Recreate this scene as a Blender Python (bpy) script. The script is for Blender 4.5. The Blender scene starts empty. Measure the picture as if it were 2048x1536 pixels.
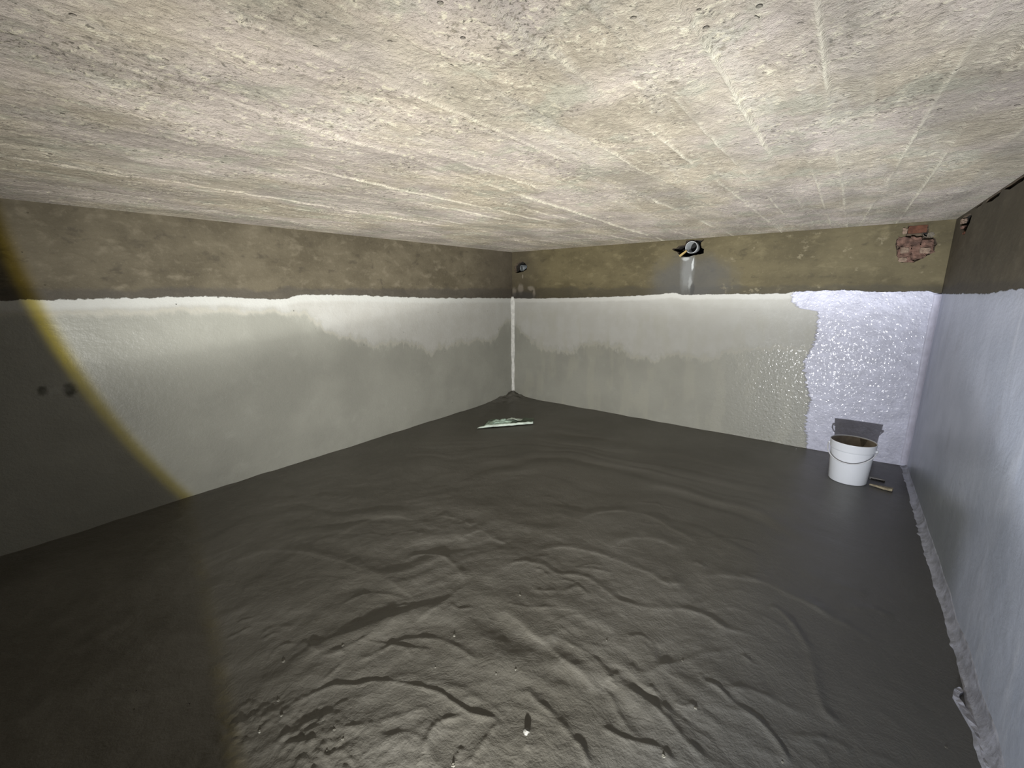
import bpy, bmesh, math, random
import numpy as np
from mathutils import Vector, Matrix, noise
from mathutils.geometry import delaunay_2d_cdt

random.seed(7)
SC = bpy.context.scene
COL = SC.collection

# ------------------------------------------------------------------ room (metres)
W, H = 3.276, 1.539          # back wall length, floor to ceiling
Y0 = -4.6                    # wall behind the camera
CAM = (2.8535, -3.6655, 1.15)
PITCH, ROLL, YAW, FPX = 0.2157, -0.0063, -0.6637, 854.16
LAMP = (2.80, -3.78, 0.20)

# ------------------------------------------------------------------ object helpers
def link(name, me, mat=None, parent=None):
    o = bpy.data.objects.new(name, me)
    COL.objects.link(o)
    if mat is not None:
        for m in (mat if isinstance(mat, (list, tuple)) else [mat]):
            me.materials.append(m)
    if parent is not None:
        o.parent = parent
    return o

def from_bm(name, bm, mat=None, parent=None, smooth=True):
    bmesh.ops.recalc_face_normals(bm, faces=bm.faces)
    me = bpy.data.meshes.new(name)
    bm.to_mesh(me); bm.free()
    if smooth:
        me.polygons.foreach_set('use_smooth', [True] * len(me.polygons))
    return link(name, me, mat, parent)

def tag(o, label=None, cat=None, group=None, kind=None):
    if label: o['label'] = label
    if cat: o['category'] = cat
    if group: o['group'] = group
    if kind: o['kind'] = kind
    return o

def empty(name, loc):
    o = bpy.data.objects.new(name, None)
    o.empty_display_size = 0.05
    COL.objects.link(o)
    o.location = loc
    return o

def grid_mesh(name, X, Y, Z):
    ny, nx = X.shape
    co = np.stack([X, Y, Z], -1).reshape(-1, 3).astype(np.float32)
    i = np.arange(ny * nx).reshape(ny, nx)
    q = np.stack([i[:-1, :-1], i[:-1, 1:], i[1:, 1:], i[1:, :-1]], -1).reshape(-1, 4).astype(np.int32)
    me = bpy.data.meshes.new(name)
    me.vertices.add(len(co)); me.vertices.foreach_set('co', co.ravel())
    me.loops.add(q.size); me.loops.foreach_set('vertex_index', q.ravel())
    me.polygons.add(len(q))
    me.polygons.foreach_set('loop_start', np.arange(0, q.size, 4, dtype=np.int32))
    me.update(calc_edges=True)
    me.polygons.foreach_set('use_smooth', [True] * len(q))
    me.validate()
    return me

def catmull(pts, n=8):
    P = [np.array(p, float) for p in pts]
    P = [2 * P[0] - P[1]] + P + [2 * P[-1] - P[-2]]
    out = []
    for k in range(1, len(P) - 2):
        a, b, c, d = P[k - 1], P[k], P[k + 1], P[k + 2]
        for j in range(n):
            t = j / n
            out.append(.5 * (2 * b + (c - a) * t + (2 * a - 5 * b + 4 * c - d) * t * t + (3 * b - a - 3 * c + d) * t ** 3))
    out.append(P[-2])
    return np.array(out)

# smooth value noise on arrays
def vnoise(x, y, seed):
    rs = np.random.RandomState(seed)
    T = rs.rand(256, 256) * 2 - 1
    xi = np.floor(x).astype(int); yi = np.floor(y).astype(int)
    fx = x - xi; fy = y - yi
    fx = fx * fx * fx * (fx * (fx * 6 - 15) + 10); fy = fy * fy * fy * (fy * (fy * 6 - 15) + 10)
    g = lambda a, b: T[b % 256, a % 256]
    return (g(xi, yi) * (1 - fx) + g(xi + 1, yi) * fx) * (1 - fy) + (g(xi, yi + 1) * (1 - fx) + g(xi + 1, yi + 1) * fx) * fy

def fbm(x, y, seed, octv=4, gain=.5):
    s = 0; a = 1
    for k in range(octv):
        s = s + a * vnoise(x * 2 ** k + 17.3 * k, y * 2 ** k + 5.1 * k, seed + k)
        a *= gain
    return s

def tube(bm, pts, r, seg=10, closed=False, cap=True, radii=None):
    pts = [Vector(p) for p in pts]
    n = len(pts); rings = []
    up = Vector((0.137, .31, .94))
    for k, p in enumerate(pts):
        t = (pts[min(k + 1, n - 1)] - pts[max(k - 1, 0)]).normalized()
        a = t.cross(up).normalized(); b = t.cross(a).normalized()
        rr = radii[k] if radii else r
        rings.append([bm.verts.new(p + a * rr * math.cos(2 * math.pi * j / seg) + b * rr * math.sin(2 * math.pi * j / seg)) for j in range(seg)])
    for k in range(n - 1):
        for j in range(seg):
            bm.faces.new((rings[k][j], rings[k][(j + 1) % seg], rings[k + 1][(j + 1) % seg], rings[k + 1][j]))
    if cap:
        bm.faces.new(rings[0][::-1]); bm.faces.new(rings[-1])

def lathe(bm, prof, seg=96):
    rings = []
    for r, z in prof:
        if r < 1e-6:
            rings.append([bm.verts.new((0, 0, z))])
        else:
            rings.append([bm.verts.new((r * math.cos(2 * math.pi * j / seg), r * math.sin(2 * math.pi * j / seg), z)) for j in range(seg)])
    for A, B in zip(rings[:-1], rings[1:]):
        for j in range(seg):
            k = (j + 1) % seg
            if len(A) == 1 and len(B) == 1: continue
            if len(A) == 1: bm.faces.new((A[0], B[k], B[j]))
            elif len(B) == 1: bm.faces.new((A[j], A[k], B[0]))
            else: bm.faces.new((A[j], A[k], B[k], B[j]))

def rough_block(bm, c, size, seed, amp=.12, rot=0.0, sub=4):
    """a broken block: a subdivided box roughened with noise"""
    bmesh.ops.create_cube(bm, size=1.0)
    bmesh.ops.subdivide_edges(bm, edges=bm.edges[:], cuts=sub, use_grid_fill=True)
    vs = bm.verts[:]
    M = Matrix.Rotation(rot, 3, 'Y')
    for v in vs:
        p = v.co.copy()
        # round the corners a little
        q = p * (1 - .10 * max(0, p.length - .55))
        nv = noise.noise_vector(p * 2.7 + Vector((seed, seed * 1.7, 3.1)))
        q = q + nv * amp
        q = Vector((q.x * size[0], q.y * size[1], q.z * size[2]))
        v.co = M @ q + Vector(c)

# ------------------------------------------------------------------ node helper
class NT:
    def __init__(s, name):
        s.mat = bpy.data.materials.new(name); s.mat.use_nodes = True
        s.t = s.mat.node_tree; s.N = s.t.nodes; s.L = s.t.links
        s.bsdf = s.N['Principled BSDF']
        s.tc = s.N.new('ShaderNodeTexCoord')
        s.P = s.tc.outputs['Object']
        sx = s.N.new('ShaderNodeSeparateXYZ'); s.L.new(s.P, sx.inputs[0])
        s.x, s.y, s.z = sx.outputs
    def put(s, sock, v):
        if isinstance(v, bpy.types.NodeSocket): s.L.new(v, sock)
        elif isinstance(v, (tuple, list)) and len(v) == 3 and len(sock.default_value) == 4: sock.default_value = (*v, 1)
        else: sock.default_value = v
    def m(s, op, a, b=0.0, c=0.0):
        n = s.N.new('ShaderNodeMath'); n.operation = op
        s.put(n.inputs[0], a); s.put(n.inputs[1], b); s.put(n.inputs[2], c)
        return n.outputs[0]
    def mix(s, f, a, b, mode='MIX'):
        n = s.N.new('ShaderNodeMix'); n.data_type = 'RGBA'; n.blend_type = mode
        s.put(n.inputs[0], f); s.put(n.inputs[6], a); s.put(n.inputs[7], b)
        return n.outputs[2]
    def sm(s, x, lo, hi, a=0.0, b=1.0, kind='SMOOTHSTEP'):
        n = s.N.new('ShaderNodeMapRange'); n.interpolation_type = kind
        s.put(n.inputs[0], x); n.inputs[1].default_value = lo; n.inputs[2].default_value = hi
        n.inputs[3].default_value = a; n.inputs[4].default_value = b
        return n.outputs[0]
    def vec(s, sc=(1, 1, 1), loc=(0, 0, 0), rot=(0, 0, 0)):
        n = s.N.new('ShaderNodeMapping'); s.L.new(s.P, n.inputs[0])
        n.inputs['Scale'].default_value = sc; n.inputs['Location'].default_value = loc; n.inputs['Rotation'].default_value = rot
        return n.outputs[0]
    def noise(s, scale, detail=4, rough=.55, v=None, dist=0.0, color=False):
        n = s.N.new('ShaderNodeTexNoise'); s.L.new(v if v is not None else s.P, n.inputs['Vector'])
        n.inputs['Scale'].default_value = scale; n.inputs['Detail'].default_value = detail
        n.inputs['Roughness'].default_value = rough; n.inputs['Distortion'].default_value = dist
        return n.outputs['Color' if color else 'Fac']
    def voro(s, scale, v=None, feature='F1', rnd=1.0):
        n = s.N.new('ShaderNodeTexVoronoi'); s.L.new(v if v is not None else s.P, n.inputs['Vector'])
        n.feature = feature; n.inputs['Scale'].default_value = scale; n.inputs['Randomness'].default_value = rnd
        return n
    def curve(s, x, lo, hi, pts, vmax=1.6):
        """piecewise curve y(x) for x in lo..hi; values in 0..vmax"""
        n = s.N.new('ShaderNodeFloatCurve')
        fac = s.sm(x, lo, hi, kind='LINEAR'); s.L.new(fac, n.inputs['Value'])
        c = n.mapping.curves[0]
        pp = sorted(((p - lo) / (hi - lo), v / vmax) for p, v in pts)
        if pp[0][0] > 0: pp = [(0, pp[0][1])] + pp
        if pp[-1][0] < 1: pp = pp + [(1, pp[-1][1])]
        c.points[0].location = pp[0]; c.points[1].location = pp[-1]
        for q in pp[1:-1]: c.points.new(*q)
        for p in c.points: p.handle_type = 'AUTO_CLAMPED'
        n.mapping.update()
        return s.m('MULTIPLY', n.outputs[0], vmax)
    def blob(s, a, b, ca, cb, ra, rb, soft=1.0, wob=None):
        """1 inside an ellipse at (ca,cb) in coordinates a,b, fading to 0 outside"""
        da = s.m('DIVIDE', s.m('SUBTRACT', a, ca), ra); db = s.m('DIVIDE', s.m('SUBTRACT', b, cb), rb)
        d = s.m('SQRT', s.m('ADD', s.m('MULTIPLY', da, da), s.m('MULTIPLY', db, db)))
        if wob is not None: d = s.m('ADD', d, s.m('MULTIPLY', s.m('SUBTRACT', wob, .5), 1.2))
        return s.sm(d, 1 - soft * .5, 1 + soft * .5, 1, 0)
    def bump(s, hgt, strength=1.0, dist=1.0, prev=None):
        n = s.N.new('ShaderNodeBump'); s.put(n.inputs['Height'], hgt)
        n.inputs['Strength'].default_value = strength; n.inputs['Distance'].default_value = dist
        if prev is not None: s.L.new(prev, n.inputs['Normal'])
        return n.outputs[0]
    def out(s, color, rough=.6, normal=None, spec=None, coat=None):
        b = s.bsdf
        s.put(b.inputs['Base Color'], color); s.put(b.inputs['Roughness'], rough)
        if normal is not None: s.L.new(normal, b.inputs['Normal'])
        if spec is not None: s.put(b.inputs['Specular IOR Level'], spec)
        if coat is not None: s.put(b.inputs['Coat Weight'], coat)
        return s.mat

def simple(name, col, rough=.5, bump=None, vary=.15, scale=30, spec=None):
    t = NT(name)
    n = t.noise(scale, 4)
    f = t.sm(n, .3, .7)
    c = t.mix(f, tuple(k * (1 - vary) for k in col), tuple(min(1, k * (1 + vary)) for k in col))
    nm = t.bump(t.noise(scale * 3, 4), .6, bump) if bump else None
    return t.out(c, rough, nm, spec)
RIDGES = [
    (9,30,7,[(1.743,-3.246),(1.754,-3.208),(1.774,-3.174),(1.812,-3.138),(1.865,-3.087),(1.927,-3.041),(1.99,-3.004),(2.042,-2.986),(2.1,-2.984),(2.152,-2.979),(2.193,-2.964),(2.23,-2.938)]),
    (6,30,25,[(1.749,-3.227),(1.738,-3.284),(1.733,-3.302),(1.71,-3.359),(1.666,-3.405)]),
    (7,10,10,[(2.159,-3.171),(2.131,-3.118),(2.11,-3.069),(2.117,-3.035),(2.151,-2.992)]),
    (6,10,10,[(2.249,-3.081),(2.243,-3.02),(2.233,-2.942)]),
    (6,20,12,[(1.731,-3.056),(1.77,-3.048),(1.79,-3.001),(1.796,-2.941),(1.835,-2.896),(1.894,-2.851),(1.952,-2.839),(2.011,-2.84),(2.06,-2.842)]),
    (9,35,16,[(1.534,-3.142),(1.592,-3.135),(1.648,-3.128),(1.67,-3.103),(1.685,-3.073)]),
    (5,8,8,[(1.741,-3.173),(1.733,-3.127),(1.722,-3.089)]),
    (5,30,14,[(1.764,-2.885),(1.779,-2.78),(1.778,-2.678),(1.782,-2.623)]),
    (7,40,40,[(0.865,-3.169),(0.874,-3.067),(0.92,-2.971),(1.072,-2.881),(1.262,-2.818),(1.419,-2.789),(1.527,-2.778),(1.636,-2.774),(1.739,-2.781)]),
    (7,40,20,[(1.448,-2.644),(1.48,-2.569),(1.56,-2.533),(1.642,-2.535),(1.72,-2.559),(1.763,-2.583)]),
    (9,70,60,[(1.07,-2.776),(1.03,-2.629),(1.049,-2.504),(1.116,-2.441),(1.242,-2.401)]),
    (8,50,40,[(1.291,-2.297),(1.4,-2.259),(1.499,-2.27)]),
    (8,50,40,[(1.528,-2.388),(1.556,-2.279),(1.648,-2.278),(1.727,-2.292)]),
    (5,14,10,[(1.422,-3.228),(1.418,-3.192),(1.435,-3.169)]),
    (4,8,8,[(1.316,-3.295),(1.325,-3.254),(1.328,-3.215)]),
    (4,8,8,[(1.269,-3.233),(1.294,-3.198)]),
    (5,14,10,[(1.649,-2.908),(1.661,-2.853),(1.687,-2.815),(1.727,-2.814)]),
    (5,12,8,[(1.848,-3.358),(1.852,-3.328),(1.884,-3.306),(1.912,-3.292)]),
    (6,12,8,[(2.218,-3.1),(2.205,-3.061)]),
    (4,20,15,[(1.635,-2.973),(1.661,-2.916),(1.713,-2.892)]),
    (11,35,30,[(1.973,-2.62),(2.035,-2.623),(2.091,-2.633),(2.191,-2.646),(2.26,-2.666),(2.344,-2.677),(2.413,-2.693)]),
    (5,12,12,[(2.174,-2.61),(2.266,-2.598),(2.322,-2.601),(2.373,-2.613),(2.409,-2.635),(2.412,-2.679)]),
    (8,45,20,[(1.817,-2.432),(1.879,-2.346),(1.961,-2.314),(2.047,-2.323),(2.136,-2.269),(2.216,-2.284),(2.295,-2.306),(2.365,-2.301),(2.435,-2.27),(2.532,-2.207),(2.592,-2.195),(2.655,-2.21),(2.756,-2.183)]),
    (8,50,30,[(1.869,-2.237),(1.96,-2.15),(2.061,-2.115),(2.156,-2.093),(2.254,-2.089),(2.341,-2.09),(2.4,-2.109),(2.439,-2.099),(2.482,-2.053)]),
    (9,70,40,[(1.909,-1.926),(1.936,-1.804),(2.018,-1.695),(2.131,-1.656),(2.231,-1.669),(2.303,-1.698),(2.438,-1.73)]),
    (9,60,50,[(2.123,-2.025),(2.162,-1.913),(2.224,-1.847),(2.305,-1.832),(2.393,-1.853)]),
    (5,20,15,[(2.459,-1.894),(2.513,-1.906)]),
    (9,50,50,[(2.505,-1.986),(2.593,-1.918),(2.716,-1.867),(2.81,-1.886),(2.869,-1.902),(2.951,-1.93)]),
    (9,50,18,[(2.758,-1.999),(2.8,-2.013),(2.851,-2.09),(2.887,-2.166),(2.905,-2.236),(2.923,-2.321),(2.943,-2.375),(2.983,-2.401)]),
    (5,10,10,[(2.419,-2.681),(2.455,-2.697),(2.518,-2.741),(2.555,-2.756)]),
    (8,22,10,[(2.464,-2.783),(2.496,-2.783),(2.543,-2.776),(2.577,-2.764),(2.615,-2.75),(2.635,-2.756),(2.654,-2.773)]),
    (9,22,9,[(2.625,-2.46),(2.651,-2.479),(2.686,-2.475),(2.739,-2.499),(2.787,-2.515),(2.832,-2.535),(2.86,-2.565),(2.875,-2.592)]),
    (7,35,12,[(2.465,-2.63),(2.529,-2.639),(2.589,-2.661),(2.645,-2.686),(2.687,-2.705),(2.719,-2.728)]),
    (8,30,12,[(2.233,-2.817),(2.282,-2.83),(2.329,-2.836),(2.378,-2.849),(2.421,-2.865),(2.459,-2.875),(2.49,-2.905)]),
    (5,20,12,[(2.866,-2.509),(2.909,-2.488),(2.961,-2.459),(2.998,-2.464)]),
    (5,20,16,[(2.455,-2.567),(2.496,-2.552),(2.533,-2.498),(2.613,-2.394),(2.7,-2.3)]),
    (5,10,8,[(2.722,-2.302),(2.744,-2.311),(2.77,-2.316)]),
    (4,8,8,[(2.521,-2.588),(2.554,-2.606)]),
    (6,14,10,[(2.599,-2.6),(2.628,-2.598),(2.651,-2.573)]),
    (5,25,14,[(2.679,-2.488),(2.736,-2.433),(2.795,-2.42),(2.853,-2.418),(2.92,-2.412)]),
    (5,8,8,[(2.303,-2.888),(2.322,-2.93),(2.345,-2.969),(2.365,-3.001)]),
    (5,14,10,[(2.446,-2.653),(2.423,-2.64),(2.447,-2.589)]),
    (5,25,25,[(2.843,-1.875),(2.922,-1.922),(2.999,-1.949),(3.063,-1.988)]),
    (5,30,25,[(2.98,-1.851),(3.052,-1.789),(3.108,-1.816)]),
    (4,60,40,[(2.828,-1.701),(2.933,-1.702),(3.042,-1.708)]),
]

LAMP_W = 900
SPILL, FRINGE = .0, .19
BEAM_EL = [(-1, .14), (-.35, .26), (-.2, .31), (-.1, .39), (0, .40), (.1, .38), (.2, .60), (.28, 1.0), (.34, .95), (.45, .75), (.6, .47), (.75, .31), (.82, .26), (.9, .18), (1, .14)]
BEAM_AX = [(.5, .26), (.62, .31), (.66, .39), (.7, .50), (.8, .76), (.9, .93), (1, 1)]

# ------------------------------------------------------------------ wall finishes
# bare cement band above, pale painted render below with a rising damp line, fresh lavender coat at the far right
def bare_band(t, u, z):
    v = t.vec((1, 1, 1.6))
    big = t.noise(2.6, 5, .6, v); mid = t.noise(9, 5, .6, v, .2); fine = t.noise(60, 4, .6)
    c = t.mix(t.sm(big, .36, .62), BARE[0], BARE[1])
    c = t.mix(t.sm(mid, .52, .72), c, BARE[2])
    c = t.mix(t.m('MULTIPLY', t.sm(mid, .44, .30), .7), c, BARE[3])
    c = t.mix(t.m('MULTIPLY', t.sm(fine, .55, .75), .25), c, (.24, .21, .15))
    # damp grey strip just over the coating
    strip = t.sm(t.m('ADD', z, t.m('MULTIPLY', t.noise(5, 4), .10)), 1.235, 1.205)
    c = t.mix(t.m('MULTIPLY', strip, .62), c, (.062, .056, .05))
    return c, fine, mid

BARE = [(.088, .074, .048), (.13, .111, .075), (.165, .142, .10), (.062, .052, .036)]
DRY, DAMP, DAMP2 = (.49, .49, .465), (.305, .305, .27), (.35, .35, .31)
LAV = (.56, .57, .70)

def coat_colour(t, u, z, zd, soft, rag=.16):
    n1 = t.noise(7, 5, .6); n2 = t.noise(22, 4, .6, t.vec((1, 1, .45))); n3 = t.noise(2.2, 3)
    zz = t.m('ADD', z, t.m('MULTIPLY', t.m('SUBTRACT', n2, .5), t.sm(u, -2.6, -1.9, rag * .22, rag)))
    zz = t.m('ADD', zz, t.m('MULTIPLY', t.m('SUBTRACT', n1, .5), .10))
    dry = t.sm(t.m('SUBTRACT', zz, zd), -soft, soft)
    damp = t.mix(t.sm(n3, .35, .65), DAMP, DAMP2)
    damp = t.mix(t.m('MULTIPLY', t.sm(n1, .55, .75), .4), damp, (.40, .40, .36))
    dryc = t.mix(t.sm(n1, .35, .7), (.455, .45, .42), DRY)
    # warm bloom along the edge of the damp
    edge = t.m('MULTIPLY', t.sm(t.m('ABSOLUTE', t.m('SUBTRACT', dry, .35)), .35, .0), .4)
    c = t.mix(dry, damp, dryc)
    c = t.mix(edge, c, (.50, .475, .40))
    return c, n1, n2, dry

def pits(t, scale, size):
    v = t.voro(scale)
    return t.sm(v.outputs['Distance'], size, size * .5)

def mat_left():
    t = NT('left_wall_render')
    u, z = t.y, t.z
    zb = t.curve(u, Y0, 0, [(-4.6, 1.12), (-3.23, 1.124), (-2.82, 1.128), (-2.4, 1.106), (-2.25, 1.13), (-1.9, 1.125), (-1.2, 1.095), (-.2, 1.075), (0, 1.07)])
    wob = t.m('MULTIPLY', t.m('SUBTRACT', t.noise(16, 5, .7), .5), .035)
    pm = t.sm(t.m('SUBTRACT', zb, t.m('ADD', z, wob)), -.002, .003)
    bare, fine, mid = bare_band(t, u, z)
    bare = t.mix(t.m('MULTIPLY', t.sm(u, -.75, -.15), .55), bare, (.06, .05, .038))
    zd = t.curve(u, Y0, 0, [(-4.6, 1.07), (-3.15, 1.06), (-2.6, 1.045), (-2.3, 1.02), (-2.18, .97), (-2.08, .87), (-1.8, .79), (-1.7, .74), (-1.53, .745), (-1.29, .70),
                            (-1.17, .62), (-1.06, .66), (-.87, .69), (-.36, .66), (-.22, .75), (-.08, .84)])
    c, n1, n2, dry = coat_colour(t, u, z, zd, .045)
    # thick white brush line along the top of the coat
    top = t.sm(t.m('SUBTRACT', t.m('ADD', z, wob), zb), -.06, -.03)
    c = t.mix(t.m('MULTIPLY', top, .65), c, (.56, .57, .545))
    for cy, cz, r in ((-3.489, .715, .016), (-3.402, .704, .022)):
        c = t.mix(t.blob(u, z, cy, cz, r, r * 1.3, 1.0, t.noise(40, 3)), c, (.11, .11, .09))
    c = t.mix(t.m('MULTIPLY', t.blob(u, z, -3.445, .71, .045, .016, 1.0), .25), c, (.45, .45, .42))
    sp = t.m('MULTIPLY', pits(t, 9, .035), .75)
    c = t.mix(sp, c, (.12, .12, .10))
    col = t.mix(pm, bare, c)
    h = t.m('MULTIPLY', fine, .0016)
    h = t.m('ADD', h, t.m('MULTIPLY', mid, .004))
    h = t.m('ADD', h, t.m('MULTIPLY', pm, .003))
    h = t.m('SUBTRACT', h, t.m('MULTIPLY', sp, .004))
    h = t.m('ADD', h, t.m('MULTIPLY', t.noise(140, 3, .6), .0006))
    rough = t.m('SUBTRACT', .72, t.m('MULTIPLY', pm, t.m('MULTIPLY', t.m('SUBTRACT', 1.0, dry), .34)))
    return t.out(col, rough, t.bump(h, 1, 1), .35)

def mat_back():
    t = NT('back_wall_render')
    u, z = t.x, t.z
    zb = t.curve(u, 0, W, [(0, 1.07), (.1, 1.068), (.92, 1.083), (1.3, 1.095), (1.575, 1.11), (1.68, 1.124), (1.78, 1.107), (2.0, 1.112), (2.45, 1.117), (2.53, 1.128), (2.81, 1.139), (2.99, 1.127), (3.2, 1.131), (3.27, 1.118)])
    wob = t.m('MULTIPLY', t.m('SUBTRACT', t.noise(16, 5, .7), .5), .03)
    pm = t.sm(t.m('SUBTRACT', zb, t.m('ADD', z, wob)), -.002, .003)
    bare, fine, mid = bare_band(t, u, z)
    bare = t.mix(1.0, bare, (.92, .90, .70), 'MULTIPLY')
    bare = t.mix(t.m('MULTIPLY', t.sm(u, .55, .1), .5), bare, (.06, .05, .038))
    n5 = t.noise(5, 4)
    # dark wet fan below the big pipe hole, and its white lime run
    fan = t.blob(u, z, 1.80, 1.18, .30, .22, .9, n5)
    bare = t.mix(t.m('MULTIPLY', fan, .75), bare, (.085, .085, .082))
    bare = t.mix(t.m('MULTIPLY', t.blob(u, z, 1.785, 1.29, .045, .15, 1.0, t.noise(14, 4, .6, t.vec((2, 1, .6)))), .75), bare, (.20, .207, .205))
    uw = t.m('ADD', u, t.m('MULTIPLY', t.m('SUBTRACT', t.noise(9, 3), .5), .05))
    bare = t.mix(t.blob(uw, z, 1.822, 1.345, .0075, .045, .8), bare, (.50, .52, .52))
    bare = t.mix(t.m('MULTIPLY', t.blob(uw, z, 1.815, 1.20, .014, .05, 1.0, t.noise(30, 4)), .7), bare, (.30, .31, .305))
    bare = t.mix(t.blob(u, z, 1.764, 1.388, .026, .013, 1.0, t.noise(40, 4)), bare, (.36, .375, .37))
    bare = t.mix(t.m('MULTIPLY', t.blob(uw, z, 1.84, 1.14, .016, .06, .8), .7), bare, (.05, .05, .048))
    # pale trowelled scars right of it
    sc = t.sm(t.noise(7, 5, .65, t.vec((1, 1, 1.3), (3.1, 0, .7))), .60, .68)
    bare = t.mix(t.m('MULTIPLY', t.m('MULTIPLY', sc, t.sm(u, 1.9, 2.2)), .55), bare, (.30, .26, .17))
    # lime streaks below the corner hole
    for ca, cb, ra, rb in ((.11, 1.16, .035, .05), (.02, 1.13, .03, .05), (.24, 1.17, .035, .022), (.28, 1.12, .016, .045), (.135, 1.29, .008, .02)):
        bare = t.mix(t.m('MULTIPLY', t.blob(u, z, ca, cb, ra, rb, .8, t.noise(25, 3)), .6), bare, (.24, .21, .17))
    bare = t.mix(t.m('MULTIPLY', t.blob(u, z, .13, 1.085, .17, .05, .6), .75), bare, (.045, .042, .038))
    zd = t.curve(u, 0, W, [(0, .84), (.033, .80), (.166, .69), (.33, .60), (.66, .56), (.86, .63), (1.04, .645), (1.24, .635), (1.39, .565), (1.57, .56), (1.7, .62), (1.86, .61), (2.0, .61), (2.15, .68), (2.35, .72), (2.6, .74), (3.27, .74)])
    c, n1, n2, dry = coat_colour(t, u, z, zd, .05, .18)
    wet = t.sm(u, 1.7, 2.5)
    c = t.mix(t.m('MULTIPLY', t.m('MULTIPLY', wet, t.sm(z, .75, .35)), .45), c, (.20, .20, .17))
    c = t.mix(t.m('MULTIPLY', t.m('MULTIPLY', t.sm(t.noise(4, 3, .5, t.vec((2.2, 1, .7))), .48, .62), t.sm(z, 1.0, .9)), .28), c, (.42, .41, .34))
    c = t.mix(t.m('MULTIPLY', t.sm(u, .9, 2.4), .28), c, (.42, .41, .35))
    top = t.sm(t.m('SUBTRACT', t.m('ADD', z, wob), zb), -.05, -.03)
    c = t.mix(t.m('MULTIPLY', top, .4), c, (.66, .66, .63))
    sp = t.m('MULTIPLY', pits(t, 11, .03), .7)
    c = t.mix(sp, c, (.14, .14, .11))
    # fresh coat with a brushed, ragged left edge
    xe = t.curve(z, 0, 1.2, [(0, 2.73), (.03, 2.728), (.21, 2.70), (.36, 2.708), (.47, 2.675), (.65, 2.64), (.79, 2.685), (.96, 2.682), (1.0, 2.66), (1.012, 2.58), (1.055, 2.53), (1.09, 2.51), (1.14, 2.525)], 3.3)
    rag = t.m('MULTIPLY', t.m('SUBTRACT', t.noise(26, 5, .7, t.vec((.5, 1, 1.6))), .5), .11)
    fr = t.m('MULTIPLY', pm, t.sm(t.m('ADD', t.m('SUBTRACT', u, xe), rag), -.006, .008))
    lav = t.mix(t.sm(t.noise(12, 5, .65, t.vec((1, 1, 1.4))), .35, .68), tuple(k * .86 for k in LAV), tuple(min(1, k * 1.1) for k in LAV))
    c = t.mix(fr, c, lav)
    col = t.mix(pm, bare, c)
    gr = t.noise(75, 1, .5, t.vec((1, 1, .8)))
    grain = t.noise(40, 2, .6)
    wetf = t.m('MAXIMUM', fr, t.m('MULTIPLY', wet, t.m('SUBTRACT', 1.0, t.m('MULTIPLY', dry, .6))))
    h = t.m('MULTIPLY', t.m('MULTIPLY', fine, t.m('SUBTRACT', 1.0, wetf)), .0012)
    h = t.m('ADD', h, t.m('MULTIPLY', mid, t.m('SUBTRACT', .0032, t.m('MULTIPLY', wetf, .002))))
    h = t.m('ADD', h, t.m('MULTIPLY', pm, .003))
    h = t.m('ADD', h, t.m('MULTIPLY', fr, .002))
    h = t.m('ADD', h, t.m('MULTIPLY', t.m('MULTIPLY', gr, wetf), .0015))
    h = t.m('ADD', h, t.m('MULTIPLY', t.m('MULTIPLY', grain, wetf), .0024))
    wetp = t.m('MULTIPLY', wetf, pm)
    speck = t.sm(t.noise(55, 4, .75, t.vec((1, 1, .8), (5, 0, 2))), .53, .60)
    rough = t.m('SUBTRACT', .72, t.m('MULTIPLY', wetp, t.m('ADD', .22, t.m('MULTIPLY', speck, .34))))
    return t.out(col, rough, t.bump(h, 1, 1), t.m('ADD', .35, t.m('MULTIPLY', wetp, .35)))

def mat_right():
    t = NT('right_wall_render')
    u, z = t.y, t.z
    zb = t.curve(u, Y0, 0, [(-4.6, 1.15), (-1.6, 1.146), (-1.38, 1.14), (-1.25, 1.132), (-.58, 1.121), (-.13, 1.117), (0, 1.118)])
    wob = t.m('MULTIPLY', t.m('SUBTRACT', t.noise(14, 5, .7), .5), .03)
    pm = t.sm(t.m('SUBTRACT', zb, t.m('ADD', z, wob)), -.002, .003)
    bare, fine, mid = bare_band(t, u, z)
    bare = t.mix(.35, bare, (.06, .05, .03))
    vs = t.noise(9, 5, .6, t.vec((1, 1, .22))); n1 = t.noise(4, 4)
    c = t.mix(t.sm(n1, .3, .7), (.40, .445, .55), (.49, .535, .65))
    c = t.mix(t.m('MULTIPLY', t.sm(vs, .54, .72), .5), c, (.64, .68, .78))
    # greenish damp patch low down near the corner
    st = t.m('MULTIPLY', t.sm(t.m('SUBTRACT', z, t.m('MULTIPLY', u, -.22)), .09, -.02), t.sm(u, -1.75, -1.45))
    st = t.m('MULTIPLY', st, t.sm(t.m('ADD', u, t.m('MULTIPLY', n1, .15)), -.02, -.2))
    c = t.mix(t.m('MULTIPLY', st, .72), c, (.19, .205, .20))
    c = t.mix(t.m('MULTIPLY', t.sm(t.noise(5, 4, .6, t.vec((1, 1, .5), (0, 4, 2))), .55, .7), .3), c, (.29, .31, .37))
    col = t.mix(pm, bare, c)
    h = t.m('MULTIPLY', fine, .0005)
    h = t.m('ADD', h, t.m('MULTIPLY', mid, .0035))
    h = t.m('ADD', h, t.m('MULTIPLY', pm, .003))
    h = t.m('ADD', h, t.m('MULTIPLY', vs, .0018))
    rough = t.m('SUBTRACT', .75, t.m('MULTIPLY', pm, .40))
    return t.out(col, rough, t.bump(h, 1, 1), .5)

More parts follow.
